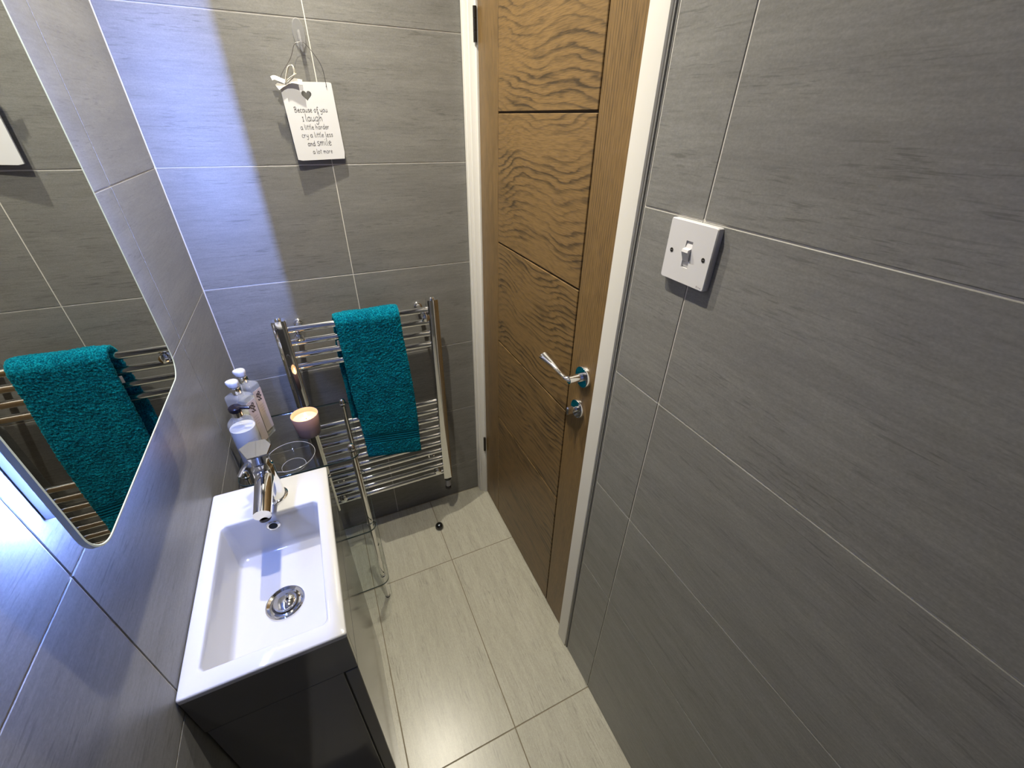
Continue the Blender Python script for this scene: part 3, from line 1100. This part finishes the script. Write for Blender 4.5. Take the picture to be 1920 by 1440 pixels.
MOTIF = [[(-0.35, 0.15), (-0.25, 0.45), (-0.05, 0.30), (-0.20, 0.05), (-0.35, 0.15)], [(0.0, 0.35), (0.12, 0.6), (0.3, 0.45), (0.15, 0.2), (0.0, 0.35)],
         [(-0.1, 0.0), (0.05, -0.2), (0.25, 0.1), (0.4, -0.1)], [(-0.3, -0.25), (-0.1, -0.45), (0.1, -0.35)], [(0.15, -0.3), (0.3, -0.55)]]


def soap_bottle(c, ang, h, label, seed):
    t = thing('soap_bottle', label, 'bottle', (c[0], c[1], TOPZ), 'clear glass soap bottles on the shelf')
    hl, hs = 0.0285, 0.0185
    body = rrect(-hl, hl, -hs, hs, 0.006, 4)
    z0, zs = TOPZ + 0.0003, TOPZ + h

    def lp(k, z, pts=body):
        return [Vector((x, y, z)) for x, y in rot_pts([(a * k, b_ * k) for a, b_ in pts], ang, c)]
    neck = rrect(-0.0105, 0.0105, -0.0105, 0.0105, 0.0104, 4)
    m = MB().loft([lp(0.94, z0), lp(1, z0 + 0.002), lp(1, zs - 0.010), lp(0.97, zs - 0.004), lp(0.82, zs), lp(1, zs + 0.004, neck), lp(1, zs + 0.010, neck)], True, True)
    m.obj('glass_body', 'bottle_glass', t, smooth=30)
    m = MB().loft([lp(0.86, z0 + 0.006), lp(0.93, z0 + 0.008), lp(0.93, z0 + h * 0.70)], True, True)
    m.obj('liquid', 'soap_amber', t, smooth=30, label='pale golden liquid soap')
    # paper label on the narrow face that turns to the viewer
    ca, sa = math.cos(ang), math.sin(ang)

    def P(u, v, lift=0.0004):
        x, y = hl + lift, u
        return Vector((c[0] + x * ca - y * sa, c[1] + x * sa + y * ca, z0 + v))
    m = MB().loft([[P(-0.0150, 0.022), P(0.0150, 0.022), P(0.0150, h - 0.018), P(-0.0150, h - 0.018)], [P(-0.0150, 0.022, .0008), P(0.0150, 0.022, .0008), P(0.0150, h - 0.018, .0008), P(-0.0150, h - 0.018, .0008)]])
    lab = m.obj('paper_label', 'paper_label', t, smooth=None, label='pinkish paper label with a dark flower motif')
    m = MB()
    zc = h - 0.040
    strokes_to_mesh(m, [[(u * 0.020, zc + v * 0.024) for u, v in st] for st in MOTIF], lambda u, v: P(u, v, 0.0010), 0.0030)
    m.obj('motif', 'ink', lab, smooth=None)
    m = MB()
    for k, (u0, u1) in enumerate(((-0.009, 0.009), (-0.006, 0.007), (-0.008, 0.008), (-0.004, 0.005))):
        v = zc - 0.026 - 0.008 * k
        strokes_to_mesh(m, [[(u0 + (u1 - u0) * i / 8, v + 0.0008 * (-1) ** i) for i in range(9)]], lambda u, v_: P(u, v_, 0.0010), 0.0009, 2)
    m.obj('small_print', 'ink_soft', lab, smooth=None)
    m = MB().lathe((c[0], c[1], zs), [(0.0122, 0.004), (0.0128, 0.005), (0.0128, 0.021), (0.0115, 0.0225), (0.0065, 0.023), (0.0060, 0.028)], 28, cap1=True)
    m.obj('collar', 'chrome', t, label='chrome collar')
    # faceted pump head with a short beak toward the wall
    hp = [(-0.019, 0.003), (-0.019, -0.003), (-0.011, -0.011), (0.001, -0.013), (0.011, -0.008), (0.0135, 0.0), (0.011, 0.008), (0.001, 0.013), (-0.011, 0.011)]

    def hl_(k, dz):
        return [Vector((x, y, zs + dz)) for x, y in rot_pts([(a * k, b_ * k) for a, b_ in hp], ang + 0.35, c)]
    m = MB().loft([hl_(0.74, 0.0245), hl_(0.84, 0.0265), hl_(0.94, 0.0350), hl_(0.90, 0.0395), hl_(0.70, 0.0420)])
    m.obj('pump_head', 'pump_white', t, smooth=40)
    return t


soap_bottle((0.0560, -0.2030), math.radians(-33), 0.172, 'square clear soap bottle farther back, nearest the end wall', 1)
soap_bottle((0.0440, -0.2570), math.radians(-33), 0.172, 'square clear soap bottle between the other soap bottle and the white lotion', 2)

lc = (0.0440, -0.3270)
lot = thing('lotion_bottle', 'round white lotion bottle with black pump, nearest the tap', 'bottle', (lc[0], lc[1], TOPZ))
Z = TOPZ + 0.0003
m = MB().lathe((lc[0], lc[1], Z), [(0.0001, 0.0), (0.0270, 0.0), (0.0295, 0.003), (0.0298, 0.125), (0.0285, 0.133), (0.0230, 0.140), (0.0120, 0.1440), (0.0110, 0.150)], 40)
m.obj('clear_body', 'bottle_glass', lot)
m = MB().lathe((lc[0], lc[1], Z), [(0.0001, 0.004), (0.0265, 0.004), (0.0286, 0.007), (0.0286, 0.1170), (0.0001, 0.1175)], 40)
m.obj('lotion', 'lotion_white', lot)
m = MB().lathe((lc[0], lc[1], Z), [(0.0120, 0.1450), (0.0125, 0.1460), (0.0118, 0.1640), (0.0060, 0.1660), (0.0055, 0.1700)], 28, cap1=True)
m.obj('collar', 'chrome', lot, label='chrome collar')
m = MB().lathe((lc[0], lc[1], Z), [(0.0001, 0.166), (0.0140, 0.1665), (0.0148, 0.169), (0.0148, 0.176), (0.0125, 0.1785), (0.0001, 0.1790)], 28)
m.tube(smooth_path([(lc[0] + 0.006, lc[1] - 0.002, Z + 0.1745), (lc[0] + 0.018, lc[1] - 0.005, Z + 0.1745), (lc[0] + 0.032, lc[1] - 0.008, Z + 0.172)], 5), [0.0060 - 0.0002 * k for k in range(11)], 12)
m.obj('pump_head', 'black_plastic', lot, label='black pump head')


def cyl_place(r):
    def f(u, v):
        a = math.radians(-62) + u / r
        return Vector((lc[0] + r * math.cos(a), lc[1] + r * math.sin(a), Z + v))
    return f


m = MB()
for k in range(4):
    v = 0.088 - 0.009 * k
    strokes_to_mesh(m, [[(-0.009 + 0.018 * i / 10, v + 0.001 * (-1) ** i) for i in range(11)]], cyl_place(0.0301), 0.0010, 2)
m.obj('small_print', 'ink_soft', lot, smooth=None)
m = MB()
f2 = cyl_place(0.0301)
strokes_to_mesh(m, [[(u * 0.012 + 0.036, 0.080 + v * 0.016) for u, v in st] for st in MOTIF], f2, 0.0022)
m.obj('motif', 'ink', lot, smooth=None)

# ------------------------------------------------------------------ candle
cc = (0.1780, -0.2560)
can = thing('jar_candle', 'lit candle in a rose and brown glass tumbler on the top shelf', 'candle', (cc[0], cc[1], TOPZ))
Z = TOPZ + 0.0003
m = MB().lathe((cc[0], cc[1], Z), [(0.0001, 0.0), (0.0285, 0.0), (0.0310, 0.002), (0.0365, 0.066), (0.0361, 0.0680), (0.0346, 0.0680), (0.0338, 0.060), (0.0325, 0.0460), (0.0001, 0.0455)], 48)
m.obj('tumbler', 'candle_glass', can, origin=(cc[0], cc[1], Z))
m = MB().lathe((cc[0], cc[1], Z), [(0.0325, 0.0462), (0.0332, 0.0535), (0.0300, 0.0525), (0.0150, 0.0520), (0.0001, 0.0518)], 40)
m.obj('wax', 'wax', can)
m = MB().tube([(cc[0] + 0.002, cc[1] - 0.001, Z + 0.0518), (cc[0] + 0.0025, cc[1] - 0.001, Z + 0.0575)], 0.0009, 8)
wick = m.obj('wick', 'wick', can)
m = MB().lathe((cc[0] + 0.0025, cc[1] - 0.001, Z + 0.0555), [(0.0001, 0.0), (0.0022, 0.002), (0.0034, 0.005), (0.0030, 0.009), (0.0016, 0.014), (0.0001, 0.019)], 16)
m.obj('flame', 'flame', wick, label='small yellow flame')

# ------------------------------------------------------------------ glass bowl
gc = (0.1340, -0.3860)
m = MB()
m.lathe((gc[0], gc[1], TOPZ + 0.0003), [(0.0001, 0.0), (0.0280, 0.0), (0.0310, 0.002), (0.0420, 0.012), (0.0530, 0.024), (0.0590, 0.034), (0.0576, 0.0345), (0.0515, 0.025), (0.0404, 0.0135), (0.0290, 0.0045), (0.0001, 0.004)], 56)
bowl = tag(m.obj('glass_bowl', 'bowl_glass', origin=(gc[0], gc[1], TOPZ)), 'clear glass bowl on the top shelf behind the tap', 'bowl')
m = MB()
ci = [(gc[0] + 0.0583 * math.cos(2 * math.pi * k / 72), gc[1] + 0.0583 * math.sin(2 * math.pi * k / 72), TOPZ + 0.0346) for k in range(73)]
m.tube(ci, 0.0006, 8, cap=False)
m.obj('rim', 'glass_glint', bowl, label='pale ring painted as the highlight on the rim')
m = MB()
ci = [(gc[0] + 0.0290 * math.cos(2 * math.pi * k / 60), gc[1] + 0.0290 * math.sin(2 * math.pi * k / 60), TOPZ + 0.0016) for k in range(61)]
m.tube(ci, 0.0005, 8, cap=False)
m.obj('foot_ring', 'glass_glint', bowl)

# ------------------------------------------------------------------ wall hook and hanging sign
hx, hz = 0.3765, 1.6560
m = MB()
lo_, hi_ = [], []
for k in range(36):
    a = 2 * math.pi * k / 36
    lo_.append(Vector((hx + 0.0140 * math.cos(a), -0.0004, hz + 0.0300 * math.sin(a))))
    hi_.append(Vector((hx + 0.0125 * math.cos(a), -0.0036, hz + 0.0285 * math.sin(a))))
m.loft([lo_, hi_])
hook = tag(m.obj('wall_hook', 'clear_plastic', origin=(hx, 0, hz)), 'clear oval adhesive hook holding up the white sign', 'hook')
path = smooth_path([(hx, -0.003, hz + 0.004), (hx, -0.010, hz - 0.012), (hx, -0.016, hz - 0.024), (hx, -0.023, hz - 0.028), (hx, -0.028, hz - 0.020), (hx, -0.029, hz - 0.012)], 5)
m = MB().tube(path, [0.0088 - 0.00012 * k for k in range(26)], 14, flat=0.55)
m.obj('hook_arm', 'clear_plastic', hook)

TLc, TRc, BLc, BRc = Vector((0.3125, -0.0205, 1.5620)), Vector((0.4298, -0.0125, 1.5660)), Vector((0.3110, -0.0195, 1.3960)), Vector((0.4305, -0.0095, 1.3985))
sU = ((TRc - TLc) + (BRc - BLc)).normalized()
sV0 = ((BLc - TLc) + (BRc - TRc)).normalized()
sN = sV0.cross(sU).normalized()
if sN.y > 0:
    sN = -sN
sV = sU.cross(sN)
if sV.z > 0:
    sV = -sV
SW, SH = 0.1185, 0.1675
SO = (TLc + TRc + BLc + BRc) / 4 - sU * SW / 2 - sV * SH / 2


def S(u, v, d=0.0):
    """point on the sign: u from its left edge, v down from its top, d in front of its face"""
    return SO + sU * u + sV * v + sN * d


sign = thing('hanging_sign', 'white wooden sign with a heart cut-out and handwritten verse', 'sign', tuple(S(SW / 2, SH)))
heart = []
for k in range(40):
    t = 2 * math.pi * k / 40
    hxk = 16 * math.sin(t) ** 3
    hyk = 13 * math.cos(t) - 5 * math.cos(2 * t) - 2 * math.cos(3 * t) - math.cos(4 * t)
    heart.append((0.0555 + hxk * 0.00072, 0.0270 - hyk * 0.00074))
outl = rrect(0, SW, 0, SH, 0.004, 4)


def polar_match(pts, c, nn):
    """resample an outline at the angles of the other one"""
    res = []
    for q in nn:
        best = min(pts, key=lambda p_: abs(math.remainder(math.atan2(p_[1] - c[1], p_[0] - c[0]) - math.atan2(q[1] - c[1], q[0] - c[0]), 2 * math.pi)))
        res.append(best)
    return res


# dense outer outline so that the bridge from heart to edge stays clean
dense = []
for i in range(len(outl)):
    a, c2 = outl[i], outl[(i + 1) % len(outl)]
    for k in range(24):
        dense.append((a[0] + (c2[0] - a[0]) * k / 24, a[1] + (c2[1] - a[1]) * k / 24))
hc = (0.0555, 0.0285)
mid = []
for k in range(160):
    a = 2 * math.pi * k / 160
    d = (math.cos(a), math.sin(a))
    # walk the ray to both outlines
    def cast(poly):
        best = None
        for i in range(len(poly)):
            p0, p1 = poly[i], poly[(i + 1) % len(poly)]
            ex_, ey_ = p1[0] - p0[0], p1[1] - p0[1]
            den = d[0] * ey_ - d[1] * ex_
            if abs(den) < 1e-12:
                continue
            tt = ((p0[0] - hc[0]) * ey_ - (p0[1] - hc[1]) * ex_) / den
            ss = ((p0[0] - hc[0]) * d[1] - (p0[1] - hc[1]) * d[0]) / den
            if tt > 0 and -1e-9 <= ss <= 1 + 1e-9 and (best is None or tt > best):
                best = tt
        return (hc[0] + d[0] * best, hc[1] + d[1] * best)
    mid.append((cast(heart), cast(outl)))
# corners of the outline are kept exactly by snapping the nearest ray to them
for q in outl:
    i = min(range(160), key=lambda j: (mid[j][1][0] - q[0]) ** 2 + (mid[j][1][1] - q[1]) ** 2)
    mid[i] = (mid[i][0], q)
THK = 0.0042
m = MB()
o_f = [S(q[1][0], q[1][1], 0) for q in mid]
o_b = [S(q[1][0], q[1][1], -THK) for q in mid]
h_f = [S(q[0][0], q[0][1], 0) for q in mid]
h_b = [S(q[0][0], q[0][1], -THK) for q in mid]
m.loft([h_f, o_f, o_b, h_b, h_f], False, False)
m.obj('board', 'board_white', sign, smooth=30)

GL = {
    'a': (1.0, [[(.75, .82), (.42, 1), (.1, .6), (.15, .15), (.42, 0), (.7, .35), (.75, .95)], [(.75, .95), (.72, .3), (.92, 0)]]),
    'c': (.85, [[(.7, .85), (.4, 1), (.1, .5), (.35, 0), (.72, .15)]]),
    'd': (1.0, [[(.72, .75), (.42, 1), (.1, .6), (.15, .15), (.42, 0), (.72, .4)], [(.75, 1.75), (.72, .3), (.92, 0)]]),
    'e': (.85, [[(.12, .5), (.66, .62), (.45, 1), (.12, .62), (.3, 0), (.75, .15)]]),
    'f': (.75, [[(.78, 1.45), (.55, 1.7), (.36, 1.3), (.34, -.3), (.1, -.65), (.45, -.3), (.6, .1)], [(.08, .85), (.65, .85)]]),
    'g': (1.0, [[(.75, .82), (.42, 1), (.1, .6), (.15, .15), (.42, .02), (.72, .4)], [(.76, .95), (.74, -.3), (.4, -.78), (.08, -.5)]]),
    'h': (.95, [[(.15, 1.75), (.15, 0)], [(.15, .45), (.45, .95), (.68, .7), (.7, 0)]]),
    'i': (.45, [[(.15, .95), (.15, .2), (.34, 0)], [(.14, 1.32), (.18, 1.42)]]),
    'l': (.45, [[(.15, 1.75), (.14, .25), (.36, 0)]]),
    'm': (1.2, [[(.1, .95), (.12, 0)], [(.12, .5), (.35, .95), (.5, .7), (.52, 0)], [(.52, .5), (.76, .95), (.93, .7), (.97, 0)]]),
    'n': (.92, [[(.1, .95), (.12, 0)], [(.12, .5), (.42, .95), (.64, .7), (.68, 0)]]),
    'o': (.95, [[(.42, 1), (.1, .6), (.2, .1), (.5, 0), (.76, .45), (.62, .92), (.4, 1)]]),
    'r': (.74, [[(.1, .95), (.14, 0)], [(.14, .5), (.36, .92), (.62, .86)]]),
    's': (.8, [[(.65, .85), (.38, 1), (.16, .76), (.4, .5), (.64, .24), (.36, 0), (.08, .14)]]),
    't': (.66, [[(.3, 1.5), (.28, .25), (.5, 0)], [(.04, 1.02), (.6, 1.06)]]),
    'u': (1.0, [[(.1, .95), (.12, .3), (.4, 0), (.68, .35), (.72, .95)], [(.72, .95), (.72, .25), (.9, 0)]]),
    'y': (.95, [[(.1, .95), (.15, .4), (.42, .2), (.68, .5)], [(.74, .95), (.7, -.3), (.4, -.72), (.1, -.5)]]),
    'B': (1.08, [[(.18, 1.7), (.15, 0)], [(-.05, 1.55), (.5, 1.78), (.76, 1.4), (.5, 1.02), (.16, .92)], [(.16, .92), (.72, .78), (.84, .32), (.5, 0), (.08, .03)]]),
    'I': (.7, [[(.25, 1.55), (.25, 0)], [(.02, 1.55), (.48, 1.55)], [(.02, 0), (.48, 0)]]),
    ' ': (.55, []),
}


def text_line(words, uc, v, width, pen):
    """words: (text, size) runs on one baseline v, centred on uc and fitted to width"""
    x, st = 0.0, []
    for txt, k in words:
        for ch in txt:
            adv, ss = GL[ch]
            for s_ in ss:
                st.append([(x + a * k, b_ * k) for a, b_ in s_])
            x += adv * k
    sc_ = width / x
    m_ = MB()
    strokes_to_mesh(m_, [[(uc - width / 2 + a * sc_, b_ * sc_) for a, b_ in s_] for s_ in st], lambda u_, w_: S(u_, v - w_, 0.00025), pen)
    return m_


for words, uc, v, width, pen in (
        ([('Because of you', 1)], 0.058, 0.0620, 0.078, 0.00095), ([('I ', 0.85), ('laugh', 1.35)], 0.057, 0.0810, 0.048, 0.00105),
        ([('a little harder', 1)], 0.058, 0.0985, 0.069, 0.00085), ([('cry a little less', 1)], 0.060, 0.1160, 0.076, 0.00085),
        ([('and ', 1), ('smile', 1.5)], 0.061, 0.1350, 0.059, 0.00100), ([('a lot more', 1)], 0.064, 0.1530, 0.049, 0.00085)):
    text_line(words, uc, v, width, pen).obj('lettering', 'ink', sign, smooth=None)

# thin hanging wire
hl = S(0.0150, 0.0075, 0.0008)
hr = S(SW - 0.0130, 0.0085, 0.0008)
topc = Vector((hx, -0.0225, hz - 0.0195))
m = MB()
w1 = smooth_path([hl, hl + Vector((-0.008, -0.004, 0.016)), Vector((0.3465, -0.024, 1.6080)), Vector((0.3600, -0.024, 1.6330)), topc + Vector((-0.006, 0, 0.002)), topc + Vector((0.006, 0, 0.002)), Vector((0.4000, -0.022, 1.6180)), Vector((0.4120, -0.020, 1.5960)), hr + Vector((0.0, -0.001, 0.012)), hr], 7)
m.tube(w1, 0.0007, 6)
m.obj('wire', 'wire', sign)
for q in (hl, hr):
    MB().sphere(q, 0.0012, 10, 6).obj('wire_end', 'wire', sign)


def strip(m_, pts, wdir, w, th=0.0006, n_=6):
    """a ribbon along pts with its width along wdir"""
    P = smooth_path(pts, n_)
    lp_ = []
    for i, p_ in enumerate(P):
        d = (P[min(i + 1, len(P) - 1)] - P[max(i - 1, 0)]).normalized()
        wv = Vector(wdir)
        wv = (wv - d * wv.dot(d)).normalized()
        nn = d.cross(wv)
        lp_.append([p_ - wv * w / 2 - nn * th, p_ + wv * w / 2 - nn * th, p_ + wv * w / 2 + nn * th, p_ - wv * w / 2 + nn * th])
    m_.loft(lp_)


kn = S(0.0150, 0.0020, 0.0038)
m = MB()
strip(m, [kn, kn + Vector((0.005, -0.002, 0.014)), kn + Vector((0.013, -0.004, 0.030)), kn + Vector((0.022, -0.003, 0.032)), kn + Vector((0.022, 0.000, 0.016)), kn + Vector((0.004, 0.001, 0.000))], (0.3, 1, 0.05), 0.011)
strip(m, [kn, kn + Vector((0.012, -0.002, 0.010)), kn + Vector((0.027, -0.003, 0.018))], (0.3, 1, 0.1), 0.007)
strip(m, [kn, kn + Vector((-0.010, -0.002, 0.004)), kn + Vector((-0.022, -0.003, 0.008)), kn + Vector((-0.029, -0.002, 0.006))], (0.25, 0.3, 0.9), 0.009)
strip(m, [kn, kn + Vector((0.014, -0.002, 0.004)), kn + Vector((0.036, -0.002, 0.001))], (0.02, 0.28, 0.95), 0.011)
strip(m, [kn, kn + Vector((-0.010, -0.001, -0.004)), kn + Vector((-0.021, -0.002, -0.011))], (-0.4, 0.12, 0.85), 0.012)
m.sphere(kn, 0.0040, 14, 8)
m.obj('bow', 'ribbon', sign, smooth=60, label='off-white ribbon bow on the corner')

# ------------------------------------------------------------------ light switch
sy0, sy1, sz0, sz1, sxf = -0.9660, -0.8815, 1.2965, 1.3815, 0.7815
sw = thing('light_switch', 'white square one gang rocker light switch on the tiled wall', 'light switch', (W, (sy0 + sy1) / 2, sz0))
cy_, cz_ = (sy0 + sy1) / 2, (sz0 + sz1) / 2 - 0.001
# plate with a rocker opening
o3 = rrect(sy0, sy1, sz0, sz1, 0.003, 3)
o2 = rrect(sy0 + 0.001, sy1 - 0.001, sz0 + 0.001, sz1 - 0.001, 0.003, 3)
hh = [(cy_ + 0.0062, cz_ + 0.0185), (cy_ - 0.0062, cz_ + 0.0185), (cy_ - 0.0062, cz_ - 0.0185), (cy_ + 0.0062, cz_ - 0.0185)]
hole = []
for i in range(4):
    hole += [hh[i]] * 4
m = MB()
PL = lambda pts, x: [Vector((x, y, z)) for y, z in pts]
m.loft([PL(o3, W - 0.0003), PL(o3, sxf + 0.0016), PL(o2, sxf), PL(hole, sxf), PL(hole, sxf + 0.0050)], True, True)
plate = m.obj('plate', 'white_plastic', sw, smooth=25)
m = MB()
rk = [(0.0, 0.0046, -0.0180), (-0.0002, 0.0032, -0.0090), (-0.0040, 0.0, -0.0060), (-0.0062, 0, 0.0050), (-0.0010, 0, 0.0080), (0.0015, 0, 0.0178)]
prof = [(sxf + 0.0048, -0.0180), (sxf + 0.0030, -0.0175), (sxf + 0.0012, -0.0100), (sxf - 0.0010, -0.0075), (sxf - 0.0062, 0.0040), (sxf - 0.0052, 0.0075), (sxf + 0.0004, 0.0090), (sxf + 0.0026, 0.0180), (sxf + 0.0048, 0.0180)]
m.loft([[Vector((x, cy_ - 0.0057, cz_ + z)) for x, z in prof], [Vector((x, cy_ + 0.0057, cz_ + z)) for x, z in prof]])
m.obj('rocker', 'white_plastic', sw, smooth=20)
for yy in (cy_ - 0.0300, cy_ + 0.0300):
    m = MB().lathe((sxf, yy, cz_), [(0.0031, -0.0002), (0.0029, -0.0006), (0.0001, -0.0007)], 20, 'x')
    screw = m.obj('screw', 'steel_dark', sw)
    MB().box((sxf - 0.0011, yy - 0.0026, cz_ - 0.0005), (sxf - 0.0006, yy + 0.0026, cz_ + 0.0005)).obj('screw_slot', 'chrome_satin', screw, smooth=None)
m = MB()
strokes_to_mesh(m, [[(0.0, .0018), (0, 0), (.0018, 0)], [(0, .001), (.0013, .001)], [(0, .0019), (.0018, .0020)], [(.0026, .0008), (.0036, .0012), (.0038, 0), (.0050, .0010), (.0056, 0)], [(.0064, .0011), (.0068, 0), (.0078, .0012), (.0070, -.0010)]],
                lambda u, v: Vector((sxf - 0.0002, sy0 + 0.0125 - u, sz0 + 0.0035 + v)), 0.00045, 3)
m.obj('maker_mark', 'ink_soft', sw, smooth=None)

# ------------------------------------------------------------------ black floor stop
m = MB().lathe((0.5400, -0.1600, 0.0004), [(0.0001, 0.0), (0.0150, 0.0), (0.0172, 0.003), (0.0176, 0.008), (0.0165, 0.014), (0.0138, 0.020), (0.0090, 0.0245), (0.0001, 0.0262)], 32)
tag(m.obj('door_stop', 'black_gloss', origin=(0.54, -0.16, 0.0004)), 'small glossy black dome on the floor below the towel', 'door stop')

# tidy the builder's own notes
for o in SC.objects:
    if '_o' in o:
        del o['_o']
